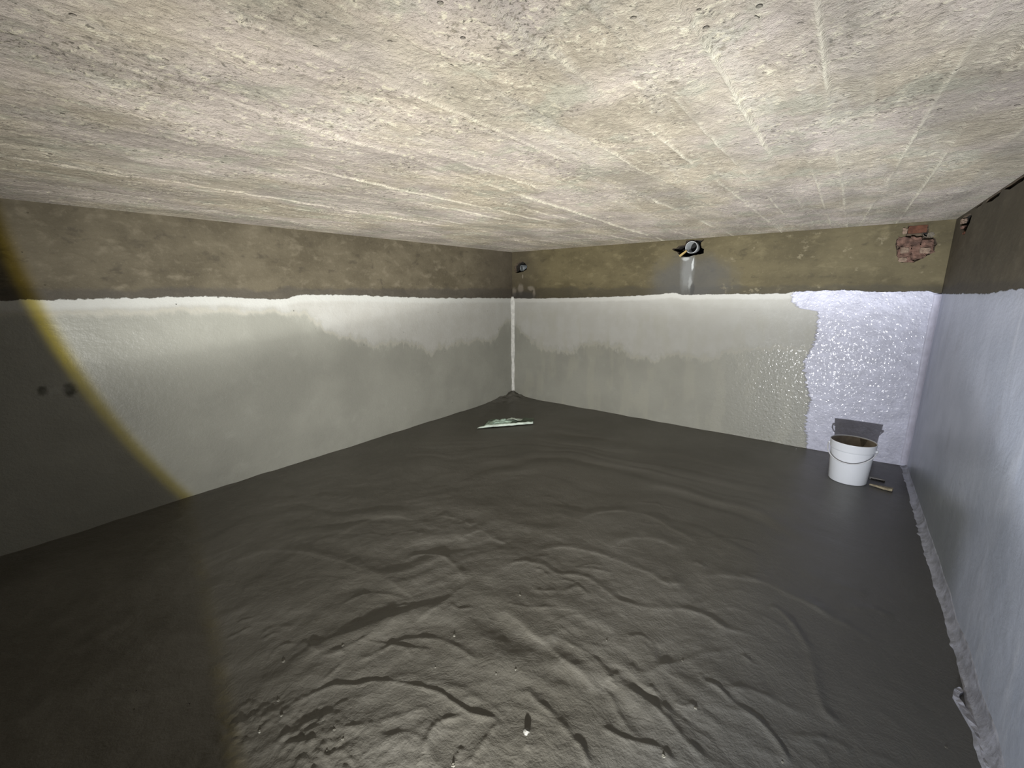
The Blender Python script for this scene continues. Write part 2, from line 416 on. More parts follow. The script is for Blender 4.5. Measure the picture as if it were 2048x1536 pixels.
def mat_front():
    t = NT('front_wall_render')
    bare, fine, mid = bare_band(t, t.x, t.z)
    c = t.mix(t.sm(t.noise(5, 4), .35, .65), (.26, .26, .23), (.34, .34, .30))
    return t.out(t.mix(t.sm(t.z, 1.125, 1.115), bare, c), .7, t.bump(t.m('MULTIPLY', mid, .006)))

def mat_ceiling():
    t = NT('board_marked_concrete')
    at = lambda n: (lambda q: (setattr(q, 'attribute_name', n), q.outputs['Fac'])[1])(t.N.new('ShaderNodeAttribute'))
    fin, board = at('fin'), at('board')
    big = t.noise(2.1, 4, .55); med = t.noise(6, 5, .6); med2 = t.noise(7, 5, .6, t.vec((1, 1, 1), (7, 3, 0)))
    agg = t.noise(48, 5, .72); agg2 = t.noise(95, 4, .7, t.vec((1, 1, 1), (2, 9, 0))); strk = t.noise(5, 5, .65, t.vec((3.0, .5, 1)))
    # smooth pinkish-grey laitance, beige and faintly green patches
    c = t.mix(t.sm(big, .40, .60), CEIL[0], CEIL[1])
    c = t.mix(t.m('MULTIPLY', t.sm(med2, .52, .64), .7), c, CEIL[2])
    c = t.mix(t.m('MULTIPLY', t.sm(strk, .52, .70), .5), c, CEIL[3])
    # rough areas where the skin is gone: cream grains and grey-brown pores
    ro = t.sm(t.m('ADD', t.m('MULTIPLY', med, .6), t.m('MULTIPLY', strk, .4)), .44, .56)
    ro = t.m('ADD', .30, t.m('MULTIPLY', ro, .70))
    c = t.mix(t.m('MULTIPLY', t.sm(agg, .53, .62), t.m('MULTIPLY', ro, .85)), c, CEIL[4])
    c = t.mix(t.m('MULTIPLY', t.sm(agg, .45, .35), t.m('MULTIPLY', ro, .80)), c, CEIL[5])
    c = t.mix(t.m('MULTIPLY', t.sm(agg2, .44, .34), t.m('MULTIPLY', ro, .95)), c, CEIL[6])
    c = t.mix(t.m('MULTIPLY', t.sm(agg2, .60, .70), t.m('MULTIPLY', ro, .8)), c, CEIL[7])
    c = t.mix(t.m('MULTIPLY', t.sm(board, .35, 1), .30), c, (.47, .45, .40))
    pat = t.noise(3.4, 4, .6, t.vec((1.5, .7, 1), (1, 5, 0)))
    c = t.mix(1.0, c, t.mix(t.sm(pat, .36, .62), (.70, .69, .665), (1, .985, .95)), 'MULTIPLY')
    c = t.mix(t.m('MULTIPLY', fin, .75), c, (.80, .755, .61))
    v = t.voro(24); hole = t.m('MULTIPLY', t.sm(v.outputs['Distance'], .13, .07), t.sm(t.noise(2.4, 3), .48, .58))
    c = t.mix(t.m('MULTIPLY', hole, .75), c, (.15, .135, .115))
    v2 = t.voro(55, t.vec((1, 1, 1), (3, 1, 0))); hole2 = t.m('MULTIPLY', t.sm(v2.outputs['Distance'], .17, .10), t.sm(med, .48, .56))
    c = t.mix(t.m('MULTIPLY', hole2, .65), c, (.22, .20, .18))
    h = t.m('MULTIPLY', agg, .010)
    h = t.m('ADD', h, t.m('MULTIPLY', agg2, .004))
    h = t.m('ADD', h, t.m('MULTIPLY', t.noise(15, 5, .65, t.vec((1.4, .9, 1))), .007))
    h = t.m('SUBTRACT', h, t.m('MULTIPLY', hole, .005))
    return t.out(c, .85, t.bump(h, 1, 1), .25)

CEIL = [(.56, .50, .405), (.60, .535, .495), (.53, .525, .435), (.66, .625, .57), (.86, .81, .65), (.27, .24, .19), (.18, .165, .14), (.92, .89, .78)]

def mat_floor():
    t = NT('wet_trowelled_mortar')
    n1 = t.noise(1.6, 4); n2 = t.noise(14, 5, .6); n3 = t.noise(150, 4, .6)
    c = t.mix(t.sm(n1, .35, .65), FLOORC[0], FLOORC[1])
    c = t.mix(t.m('MULTIPLY', t.sm(n2, .5, .75), .3), c, FLOORC[2])
    c = t.mix(t.m('MULTIPLY', t.sm(t.m('SUBTRACT', t.x, t.m('MULTIPLY', t.y, .15)), 2.75, 3.25), .7), c, FLOORC[3])
    # darker blotch in the corner behind the bucket
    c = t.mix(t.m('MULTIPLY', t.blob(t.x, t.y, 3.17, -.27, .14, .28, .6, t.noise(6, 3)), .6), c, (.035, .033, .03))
    pit = pits(t, 16, .05)
    c = t.mix(t.m('MULTIPLY', pit, t.m('MULTIPLY', t.sm(t.noise(3, 2), .5, .6), .5)), c, (.05, .05, .045))
    near = t.sm(t.y, -1.0, -2.6)
    # trowel scratches bending round the spot the plasterer worked from
    dx = t.m('SUBTRACT', t.x, 2.45); dy = t.m('SUBTRACT', t.y, -3.5)
    rad = t.m('SQRT', t.m('ADD', t.m('MULTIPLY', dx, dx), t.m('MULTIPLY', dy, dy)))
    cv = t.N.new('ShaderNodeCombineXYZ')
    t.L.new(t.m('MULTIPLY', t.m('ADD', rad, t.m('MULTIPLY', t.noise(3, 4), .5)), 36), cv.inputs[0])
    t.L.new(t.m('MULTIPLY', t.m('ARCTAN2', dx, dy), 2.2), cv.inputs[1])
    scr = t.noise(1.0, 4, .6, cv.outputs[0])
    h = t.m('MULTIPLY', n3, .0011)
    h = t.m('ADD', h, t.m('MULTIPLY', n2, t.m('ADD', .001, t.m('MULTIPLY', near, .0030))))
    h = t.m('ADD', h, t.m('MULTIPLY', scr, t.m('ADD', .0006, t.m('MULTIPLY', near, .0010))))
    h = t.m('SUBTRACT', h, t.m('MULTIPLY', t.m('MULTIPLY', pit, t.sm(t.noise(3, 2), .5, .6)), .002))
    rough = t.m('ADD', t.sm(t.x, 2.2, 3.0, .34, .22), t.m('MULTIPLY', n2, .2))
    return t.out(c, rough, t.bump(h, 1, 1), .42)

FLOORC = [(.097, .092, .078), (.127, .122, .107), (.16, .155, .139), (.088, .089, .087)]

M_rubble = simple('broken_masonry', (.12, .09, .06), .9, .01, .4, 25)
M_void = simple('hole_darkness', (.02, .016, .012), .95, .01, .3, 25)  # near-black colour stands for the shade deep in the holes

# ------------------------------------------------------------------ the setting
def pt_in(poly, x, y):
    c = False; n = len(poly)
    for i in range(n):
        x1, y1 = poly[i]; x2, y2 = poly[i - 1]
        if (y1 > y) != (y2 > y) and x < (x2 - x1) * (y - y1) / (y2 - y1) + x1: c = not c
    return c

def rag(poly, amp, n=3):
    out = []
    for i in range(len(poly)):
        a = Vector(poly[i]); b = Vector(poly[(i + 1) % len(poly)])
        for k in range(n):
            p = a.lerp(b, k / n)
            if k: p = p + Vector((random.uniform(-amp, amp), random.uniform(-amp, amp)))
            out.append((p.x, p.y))
    return out

def make_wall(name, to3d, u0, u1, holes, mat, thick=.3, step=.06):
    """front face with real openings, each opening a tunnel into the wall; closed behind"""
    holes = [(rag([(min(max(u, u0 + .02), u1 - .015), min(v, H - .003)) for u, v in p], .0025), d, m) for p, d, m in holes]
    vs = [Vector((u0, -.03)), Vector((u1, -.03)), Vector((u1, H + .03)), Vector((u0, H + .03))]
    faces = [[0, 1, 2, 3]]; edges = []
    for p, d, m in holes:
        b = len(vs); vs += [Vector(q) for q in p]
        faces.append(list(range(b, b + len(p))))
    nu = int((u1 - u0) / step); nv = int(H / step)
    for i in range(1, nu):
        for j in range(1, nv):
            u = u0 + (u1 - u0) * i / nu; v = H * j / nv
            if any(pt_in(p, u, v) for p, _, _ in holes): continue
            vs.append(Vector((u, v)))
    r = delaunay_2d_cdt(vs, edges, faces, 0, 1e-5)
    V, F = r[0], r[2]
    bm = bmesh.new()
    front = []
    for v in V:
        d = .0
        if .05 < v.y < H - .05 and u0 + .05 < v.x < u1 - .05:
            fd = min(1, min(v.y, H - v.y, v.x - u0, u1 - v.x) / .3); d = .0022 * fd * fd * noise.noise(Vector((v.x * 2.3, v.y * 2.3, len(name))))
        front.append(bm.verts.new(to3d(v.x, v.y, d)))
    for f in F:
        cx = sum(V[i].x for i in f) / 3; cy = sum(V[i].y for i in f) / 3
        if any(pt_in(p, cx, cy) for p, _, _ in holes): continue
        try: bm.faces.new([front[i] for i in f])
        except ValueError: pass
    # tunnels
    for p, dep, mi in holes:
        cx = sum(q[0] for q in p) / len(p); cy = sum(q[1] for q in p) / len(p)
        prev = [bm.verts.new(to3d(u, v, 0)) for u, v in p]
        for k, (s, d) in enumerate(((.99, .25), (.95, .6), (.9, 1.0))):
            ring = [bm.verts.new(to3d(cx + (u - cx) * s + random.uniform(-.003, .003), cy + (v - cy) * s + random.uniform(-.003, .003), dep * d + random.uniform(-.004, .004))) for u, v in p]
            for i in range(len(p)):
                j = (i + 1) % len(p)
                f = bm.faces.new((prev[i], prev[j], ring[j], ring[i])); f.material_index = mi if k else 1
            prev = ring
        f = bm.faces.new(prev); f.material_index = mi
        bmesh.ops.triangulate(bm, faces=[f])
    # shell behind
    B = [bm.verts.new(to3d(u, v, thick)) for u, v in ((u0, -.03), (u1, -.03), (u1, H + .03), (u0, H + .03))]
    A = [front[i] for i in range(4)]
    bm.faces.new(B)
    for i in range(4):
        c = [bm.verts.new(A[i].co), bm.verts.new(A[(i + 1) % 4].co)]
        bm.faces.new((c[0], c[1], B[(i + 1) % 4], B[i]))
    for f in bm.faces: f.smooth = f.material_index == 0
    o = from_bm(name, bm, [mat, M_rubble, M_void], smooth=False)
    return tag(o, kind='structure')

HOLE_PIPE = [(1.65, 1.47), (1.663, 1.459), (1.691, 1.447), (1.709, 1.426), (1.731, 1.405), (1.768, 1.402), (1.827, 1.414), (1.87, 1.417), (1.896, 1.424), (1.898, 1.455), (1.878, 1.466), (1.872, 1.484), (1.872, 1.508), (1.892, 1.53), (1.868, 1.522), (1.832, 1.528), (1.797, 1.53), (1.757, 1.528), (1.755, 1.512), (1.745, 1.496), (1.70, 1.492), (1.684, 1.474), (1.662, 1.476)]
HOLE_CORNER = [(.022, 1.386), (.045, 1.415), (.085, 1.434), (.128, 1.448), (.165, 1.424), (.196, 1.389), (.184, 1.356), (.14, 1.338), (.089, 1.329), (.055, 1.328), (.03, 1.345)]
HOLE_BRICK = [(3.068, 1.522), (3.16, 1.518), (3.168, 1.475), (3.205, 1.435), (3.215, 1.405), (3.205, 1.36), (3.17, 1.33), (3.126, 1.302), (3.067, 1.304), (3.04, 1.347), (3.028, 1.40), (3.026, 1.446), (3.066, 1.462)]
HOLE_RIGHT = [(-.16, 1.52), (-.25, 1.528), (-.40, 1.522), (-.455, 1.50), (-.44, 1.47), (-.41, 1.455), (-.36, 1.42), (-.28, 1.428), (-.22, 1.465)]
CHUNKS = [[(-.50, 1.528), (-.545, 1.545), (-.68, 1.545), (-.62, 1.526)],
          [(-.72, 1.522), (-.76, 1.545), (-.88, 1.545), (-.99, 1.545), (-.96, 1.516), (-.85, 1.512)],
          [(-1.02, 1.53), (-1.07, 1.545), (-1.25, 1.545), (-1.33, 1.54), (-1.28, 1.515), (-1.11, 1.514)],
          [(-1.38, 1.53), (-1.46, 1.545), (-1.70, 1.545), (-1.75, 1.53), (-1.6, 1.514)]]

wall_left = make_wall('wall_left', lambda u, v, d: (-d, u, v), Y0, 0, [], mat_left())
wall_back = make_wall('wall_back', lambda u, v, d: (u, d, v), 0, W, [(HOLE_PIPE, .2, 2), (HOLE_CORNER, .16, 2), (HOLE_BRICK, .035, 1)], mat_back())
wall_right = make_wall('wall_right', lambda u, v, d: (W + d, u, v), Y0, 0, [(HOLE_RIGHT, .06, 2)] + [(c, .06, 2) for c in CHUNKS], mat_right())
wall_front = make_wall('wall_front', lambda u, v, d: (u, Y0 - d, v), 0, W, [], mat_front())

# ceiling: shuttering boards running towards the back wall, with steps and cement fins at the joints
JOINTS = [.12, .27, .41, .55, .70, .84, .98, 1.12, 1.26, 1.40, 1.545, 1.70, 1.83, 1.96, 2.10, 2.25, 2.405, 2.51, 2.61, 2.69, 2.765, 2.84, 2.93, 3.02, 3.14]
FINS = {1.70: 1.1, 2.10: .45, 2.405: .35, 2.61: .45, 2.69: .85, 2.765: .6, 2.93: .8, 3.02: .7, 1.40: .5, 1.12: .5, .84: .45, 1.83: .3}
def build_ceiling():
    xs = np.linspace(-.02, W + .02, 820); ys = np.linspace(Y0 - .02, .02, 330)
    X, Y = np.meshgrid(xs, ys)
    wx = X + .004 * vnoise(X * .9, Y * 2, 3)
    J = np.array(JOINTS); rs = np.random.RandomState(4); step = rs.rand(64) * .005; tone = rs.rand(64)
    slant = (rs.rand(len(J)) - .5) * .012; slant[JOINTS.index(1.70)] = -.058; slant[JOINTS.index(2.93)] = -.05
    Z = np.zeros_like(X); Bd = np.zeros(X.shape, int); fin = np.zeros_like(X)
    for k, j in enumerate(JOINTS):
        jx = j + slant[k] * (Y + 2.0)
        Bd = Bd + (wx > jx)
        e = wx - jx
        on = np.clip(FINS.get(j, .2) - .15 + 1.0 * vnoise(Y * 2.6 + 9 * k, Y * 0 + k * 3.7, 11) + .4 * vnoise(Y * 11 + 5 * k, Y * 0 + k * 1.7, 12), 0, 1)
        on = on * np.clip((Y + 3.25) / .7, .22, 1) * np.clip(.35 + X / 1.8, 0, 1)
        fin = np.maximum(fin, on * np.exp(-(e / (.0042 + .004 * (j == 1.70))) ** 2))
    Z = step[Bd] - fin * .006
    Z = Z + .003 * fbm(X * 4, Y * 4, 20, 4) + .0025 * fbm(X * 22, Y * 16, 30, 3, .6)
    Z = H + np.clip(Z, -.012, .012)
    edge = np.clip(np.minimum.reduce([X, W - X, -Y, Y - Y0]) / .05, 0, 1)
    Z = H + (Z - H) * edge
    me = grid_mesh('ceiling', X, Y, Z)
    for nm, ar in (('fin', fin), ('board', tone[Bd])):
        me.attributes.new(nm, 'FLOAT', 'POINT').data.foreach_set('value', ar.astype(np.float32).ravel())
    bm = bmesh.new(); bm.from_mesh(me)
    c = [(-.02, Y0 - .02), (W + .02, Y0 - .02), (W + .02, .02), (-.02, .02)]
    lo = [bm.verts.new((x, y, H)) for x, y in c]; up = [bm.verts.new((x, y, H + .25)) for x, y in c]
    bm.faces.new(up)
    for i in range(4): bm.faces.new((lo[i], lo[(i + 1) % 4], up[(i + 1) % 4], up[i]))
    bm.to_mesh(me); bm.free()
    return tag(link('ceiling', me, mat_ceiling()), kind='structure')
ceiling = build_ceiling()

# floor: fresh mortar with the crests and laps left by the trowel
def small_laps():
    rs = np.random.RandomState(21); out = []
    for k in range(95):
        r = rs.uniform(.45, 2.1); th = rs.uniform(-1.35, .55) + 0.0
        L = rs.uniform(.06, .26); sk = rs.uniform(-.5, .5); n = 5
        cx, cy = 2.45 + r * math.sin(th), -3.55 + r * math.cos(th)
        if cx < .3 or cx > 3.15: continue
        tx, ty = math.cos(th + sk), -math.sin(th + sk); bow = rs.uniform(-.02, .06)
        out.append((rs.uniform(1.5, 4.2) * (1 if r < 1.4 else .8), rs.uniform(8, 30), rs.uniform(6, 14),
                    [(cx + tx * L * (i / (n - 1) - .5) - math.sin(th) * bow * (2 * i / (n - 1) - 1) ** 2, cy + ty * L * (i / (n - 1) - .5) - math.cos(th) * bow * (2 * i / (n - 1) - 1) ** 2) for i in range(n)]))
    return out
LAPS = small_laps()

def floor_height(X, Y):
    near = np.clip((-Y - .9) / 1.6, 0, 1); near = near * near * (3 - 2 * near)
    calm = np.clip((3.05 - X) / .5, .15, 1)
    dx, dy = X - 2.45, Y + 3.5
    r = np.hypot(dx, dy) + .22 * fbm(X * 1.3, Y * 1.3, 50, 3); th = np.arctan2(dx, dy)
    wall = np.clip((np.minimum(X, -Y) - .05) / .6, 0, 1)
    Z = .006 * fbm(X * 1.1, Y * 1.1, 60, 3) * calm * wall
    Z = Z + (.0045 * vnoise(r * 7, th * 2.4, 70) + .0018 * vnoise(r * 15, th * 5, 71)) * calm * wall
    Z = Z + .0022 * fbm(X * 9, Y * 9, 80, 4) * near * calm
    # lumpy unworked patch near the bottom of the view
    lump = np.exp(-(((X - 1.93) / .16) ** 2 + ((Y + 3.28) / .10) ** 2)) + .8 * np.exp(-(((X - 1.72) / .10) ** 2 + ((Y + 3.36) / .08) ** 2))
    Z = Z + lump * .0045 * np.abs(fbm(X * 28, Y * 28, 90, 3, .6))
    lx, ly = LAMP[0], LAMP[1]
    for hmm, wn, wf, pts in RIDGES + LAPS:
        C = catmull(pts, 6)
        wn_, wf_ = wn * .001, wf * .001
        pad = max(wn_, wf_) * 3.5
        m = (X > C[:, 0].min() - pad) & (X < C[:, 0].max() + pad) & (Y > C[:, 1].min() - pad) & (Y < C[:, 1].max() + pad)
        if not m.any(): continue
        P = np.stack([X[m], Y[m]], -1)
        P = P + .006 * np.stack([vnoise(P[:, 0] * 14, P[:, 1] * 14, 100), vnoise(P[:, 0] * 14, P[:, 1] * 14, 101)], -1)
        best = np.full(len(P), 1e9); Q = np.zeros_like(P); T = np.zeros(len(P))
        n = len(C) - 1
        for k in range(n):
            a, d = C[k], C[k + 1] - C[k]
            t = np.clip(((P - a) @ d) / max(d @ d, 1e-12), 0, 1)
            q = a + t[:, None] * d; ds = ((P - q) ** 2).sum(1)
            s = ds < best; best[s] = ds[s]; Q[s] = q[s]; T[s] = (k + t[s]) / n
        dist = np.sqrt(best)
        far = ((P - Q) * (Q - np.array([lx, ly]))).sum(1) > 0
        fade = np.clip(np.minimum(T, 1 - T) / .14, 0, 1); fade = fade * (2 - fade)
        prof = np.where(far, np.exp(-(dist / wf_) ** 2), .55 * np.exp(-(dist / min(.0075, wn_)) ** 1.4) + .45 * np.exp(-dist / wn_))
        Z[m] += hmm * .001 * RIDGE_GAIN * prof * fade * (.75 + .35 * vnoise(T * 9, T * 0 + hmm, 110))
    # mortar heaped in the far corner and a small upstand along the walls
    Z = Z + .045 * np.exp(-((X / .16) ** 2 + ((Y + .02) / .26) ** 2)) * (1 + .5 * fbm(X * 16, Y * 16, 120, 3))
    e = np.minimum(X, -Y)
    Z = Z + .003 * np.exp(-np.clip(e, 0, 9) / .02) * (1 + vnoise(X * 8, Y * 8, 130))
    # flat where the bucket and the scraps beside it stand
    flat = np.exp(-(((X - 3.0) / .22) ** 2 + ((Y + .45) / .22) ** 4)) 
    flat = np.clip(flat * 1.6, 0, 1)
    sheet = np.clip(1.6 * np.exp(-(((X - .59) / .36) ** 4 + ((Y + .83) / .42) ** 4)), 0, 1)
    return Z * (1 - flat) * (1 - .8 * sheet)
RIDGE_GAIN = .58

def build_floor():
    xs = np.concatenate([np.linspace(-.02, 1.2, 150, endpoint=False), np.linspace(1.2, W + .02, 400)])
    ys = np.concatenate([np.linspace(Y0 - .02, -3.85, 40, endpoint=False), np.linspace(-3.85, -2.0, 380, endpoint=False), np.linspace(-2.0, .02, 260)])
    X, Y = np.meshgrid(xs, ys)
    me = grid_mesh('floor', X, Y, floor_height(X, Y))
    bm = bmesh.new(); bm.from_mesh(me)
    c = [(-.02, Y0 - .02), (W + .02, Y0 - .02), (W + .02, .02), (-.02, .02)]
    lo = [bm.verts.new((x, y, -.25)) for x, y in c]; up = [bm.verts.new((x, y, -.01)) for x, y in c]
    bm.faces.new(lo[::-1])
    for i in range(4): bm.faces.new((lo[i], lo[(i + 1) % 4], up[(i + 1) % 4], up[i]))
    bm.to_mesh(me); bm.free()
    return tag(link('floor', me, mat_floor()), kind='structure')
floor = build_floor()
def fzs(P):
    P = np.array(P, float).reshape(-1, 2)
    return floor_height(P[:, :1], P[:, 1:])[:, 0]
def fz(x, y): return float(fzs([(x, y)])[0])

# white sealing strip in the far corner
def build_corner_trim():
    bm = bmesh.new(); rows = []
    n = 60
    for k in range(n + 1):
        z = .028 + (1.085 - .028) * k / n
        w = (.020 + .014 * (k / n)) * (1 + .28 * noise.noise(Vector((3.3, z * 14, 1)))) * (1 if k < n - 3 else .45 + .18 * (n - k))
        w2 = w * (1 + .3 * noise.noise(Vector((8.3, z * 17, 1))))
        rows.append([bm.verts.new(p) for p in ((-.002, -w2, z), (.0035, -w2 * .8, z), (.008 + .1 * w, -.008 - .1 * w, z), (w * .8, -.0035, z), (w, .002, z))])
    for a, b in zip(rows[:-1], rows[1:]):
        for i in range(4): bm.faces.new((a[i], a[i + 1], b[i + 1], b[i]))
    bm.faces.new(rows[0]); bm.faces.new(rows[-1][::-1])
    return tag(from_bm('trim_1', bm, simple('white_sealing_slurry', (.70, .70, .67), .6, .004, .15, 30)), kind='structure')
build_corner_trim()

# cement fillet along the foot of the right wall, smeared with the grey coat
FIL = [(0.0, .030, .04), (-.2, .028, .045), (-.66, .028, .065), (-1.1, .028, .09), (-1.35, .026, .11), (-1.6, .022, .10), (-1.85, .018, .11), (-2.05, .020, .13), (-2.2, .030, .12), (-2.4, .034, .11), (-4.58, .034, .10)]
def build_fillet():
    bm = bmesh.new(); rows = []
    n = 420; fy = [f[0] for f in FIL][::-1]; fw = [f[1] for f in FIL][::-1]; fh = [f[2] for f in FIL][::-1]
    for k in range(n + 1):
        y = -.004 - 3.6 * k / n
        w = np.interp(y, fy, fw); hh = .48 * np.interp(y, fy, fh)
        w *= 1 + .30 * noise.noise(Vector((1, y * 7, 0))) + .16 * noise.noise(Vector((1, y * 34, 4))) + .25 * max(0, noise.noise(Vector((7, y * 22, 4)))) ** 2 * 4
        hh *= 1 + .25 * noise.noise(Vector((2, y * 6, 0))) + .06 * noise.noise(Vector((2, y * 30, 4)))
        row = []
        for j in range(9):
            a = j / 8 * math.pi / 2
            px = w * (1 - math.sin(a)); pz = hh * (1 - math.cos(a))
            b = .0012 * noise.noise(Vector((j * .5, y * 18, 5))) + .0014
            row.append(bm.verts.new((W - px - b * .6, y, pz + (b if j else -.006))))
        row.append(bm.verts.new((W + .01, y, hh + .004)))
        rows.append(row)
    for a, b in zip(rows[:-1], rows[1:]):
        for i in range(9): bm.faces.new((a[i], a[i + 1], b[i + 1], b[i]))
    t = NT('smeared_fillet_coat')
    n1 = t.noise(18, 5, .65); n2 = t.noise(60, 4)
    c = t.mix(t.sm(n1, .38, .62), (.27, .28, .33), (.42, .44, .53))
    c = t.mix(t.m('MULTIPLY', t.sm(n2, .5, .7), .4), c, (.52, .54, .62))
    m = t.out(c, .5, t.bump(t.m('ADD', t.m('MULTIPLY', n1, .004), t.m('MULTIPLY', n2, .0015))), .5)
    return tag(from_bm('trim_2', bm, m), kind='structure')
build_fillet()

# coved strip of the fresh coat where the back and right walls meet
def build_cove():
    bm = bmesh.new(); rows = []
    for k in range(81):
        z = .02 + 1.092 * k / 80
        w = .030 * (1 + .12 * noise.noise(Vector((5, z * 9, 2))))
        row = [bm.verts.new((W - w - .004, .002, z))]
        for j in range(9):
            a = j / 8 * math.pi / 2
            row.append(bm.verts.new((W - w * (1 - math.sin(a)) - .001, -w * (1 - math.cos(a)) - .0015, z)))
        row.append(bm.verts.new((W + .002, -w - .004, z)))
        rows.append(row)
    for a, b in zip(rows[:-1], rows[1:]):
        for i in range(10): bm.faces.new((a[i], a[i + 1], b[i + 1], b[i]))
    bm.faces.new(rows[0]); bm.faces.new(rows[-1][::-1])
    return tag(from_bm('trim_3', bm, simple('fresh_lavender_coat', (.54, .54, .66), .45, .002, .1, 20)), kind='structure')
build_cove()

# ------------------------------------------------------------------ exposed brickwork in the back wall
M_brick = simple('orange_brick', (.105, .04, .021), .85, .006, .3, 40)
M_brick_pale = simple('broken_pinkish_brick', (.135, .078, .058), .9, .01, .45, 30)
M_mortar_pale = simple('pale_old_mortar', (.24, .175, .13), .9, .01, .25, 40)
def bricks():
    bm = bmesh.new(); rough_block(bm, (3.116, .020, 1.497), (.086, .05, .044), 1, .05)
    from_bm('exposed_brick', bm, M_brick, wall_back, False)
    for k, (x, z, sx, sz, mt) in enumerate(((3.062, 1.43, .06, .05, M_brick_pale), (3.117, 1.425, .05, .05, M_brick_pale), (3.172, 1.412, .055, .045, M_brick_pale), (3.075, 1.375, .06, .055, M_brick_pale),
                                            (3.135, 1.375, .06, .05, M_brick_pale), (3.185, 1.37, .04, .04, M_brick_pale), (3.085, 1.33, .07, .045, M_brick_pale), (3.145, 1.34, .06, .035, M_brick_pale))):
        bm = bmesh.new(); rough_block(bm, (x, .022, z), (sx, .05, sz), 3 + k * 2.3, .22, random.uniform(-.3, .3))
        from_bm('broken_brick', bm, mt, wall_back, False)
    for x, z, sx, sz in ((3.074, 1.378, .034, .03), (3.148, 1.372, .014, .03), (3.172, 1.368, .03, .03), (3.072, 1.322, .034, .022), (3.058, 1.492, .02, .03)):
        bm = bmesh.new(); rough_block(bm, (x, -.002, z), (sx, .022, sz), x * 31, .3)
        from_bm('mortar_lump', bm, M_mortar_pale, wall_back, False)
bricks()

def pipe(name, c, r, ri, length, mat, label, tilt=(0, 0), inner=None, gap=0.0, lump=None):
    """pipe end set in a wall hole, axis into the back wall"""
    o = empty(name, c)
    bm = bmesh.new()
    prof = [(ri, length), (ri, .004), (ri + .001, .0), (r - .001, .0), (r, .003), (r, length), (ri, length)]
    lathe(bm, prof, 48)
    R = Matrix.Rotation(-math.pi / 2 + tilt[0], 4, 'X') @ Matrix.Rotation(tilt[1], 4, 'Y')
    bm.transform(R)
    from_bm('pipe_wall', bm, mat, o)
    if inner:
        bm = bmesh.new(); lathe(bm, [(0, gap), (ri * .5, gap + .002), (ri, gap), (ri, gap + .03), (0, gap + .03)], 32); bm.transform(R)
        for v in bm.verts: v.co += noise.noise_vector(v.co * 60) * .002
        from_bm('plug_or_dark_disc', bm, inner, o)
    if lump:
        bm = bmesh.new(); bmesh.ops.create_icosphere(bm, subdivisions=4, radius=1)
        for v in bm.verts:
            v.co += noise.noise_vector(v.co * 2.2) * .25
            v.co = Vector((v.co.x * ri * .74 + ri * .52, v.co.y * .012 + .004, v.co.z * ri * .72 - ri * .52))
        from_bm('mortar_lump', bm, lump, o)
    return tag(o, label, 'pipe')

M_pvc = simple('grey_pvc', (.46, .48, .49), .45, None, .12, 20)
M_pvc_dark = simple('dark_blue_grey_pvc', (.14, .155, .165), .5, None, .2, 20)
M_black = simple('black_inside', (.012, .012, .012), .9, None, .2, 20)  # disc colour, black painted in for the shade inside the pipes
pipe('drain_pipe', (1.796, .012, 1.477), .047, .042, .16, M_pvc, 'open grey plastic pipe end in the jagged black hole above the white lime run', (0.05, .0), M_black, .14)
pipe('drain_pipe', (.088, .045, 1.375), .036, .028, .10, M_pvc_dark, 'blunt bluish grey pipe end in the small dark hole high in the far corner', (.12, .45), M_pvc_dark, .010)
pipe('drain_pipe', (3.168, .002, 1.474), .027, .023, .05, simple('mortar_smeared_pipe', (.13, .105, .08), .9, .004, .3, 30), 'small pipe stub half stopped with mortar beside the orange brick under the ceiling', (0, 0), M_black, .030, simple('grey_mortar_plug', (.15, .13, .10), .9, .006, .3, 40))

# splintered wooden wedge under the open pipe
bm = bmesh.new()
a, b = Vector((1.716, -.004, 1.411)), Vector((1.766, .006, 1.452))
d = (b - a); nrm = d.cross(Vector((0, 1, 0))).normalized()
secs = []
for k in range(7):
    t = k / 6; w = .0075 * (1 - .25 * t) * (1 + .15 * noise.noise(Vector((t * 5, 1, 2)))); p = a + d * t
    secs.append([bm.verts.new(p + nrm * w * s1 + Vector((0, s2 * .008, 0))) for s1, s2 in ((-1, -1), (1, -1), (1, 1), (-1, 1))])
for A, B in zip(secs[:-1], secs[1:]):
    for i in range(4): bm.faces.new((A[i], A[(i + 1) % 4], B[(i + 1) % 4], B[i]))
bm.faces.new(secs[0]); bm.faces.new(secs[-1][::-1])
tag(from_bm('wooden_wedge', bm, simple('yellowish_wood', (.42, .31, .12), .7, .002, .2, 60), None, False), 'yellowish wooden wedge propped in the jagged hole under the open pipe', 'wedge')

# rubble showing in the hole of the right wall
for k, (y, z, sx, sz, mt) in enumerate(((-.185, 1.505, .035, .024, M_mortar_pale), (-.225, 1.468, .03, .016, M_brick_pale), (-.335, 1.430, .03, .012, M_brick))):
    bm = bmesh.new(); rough_block(bm, (W + .008, y, z), (.022, sx, sz), 40 + k, .22)
    from_bm('hole_rubble', bm, mt, wall_right, False)

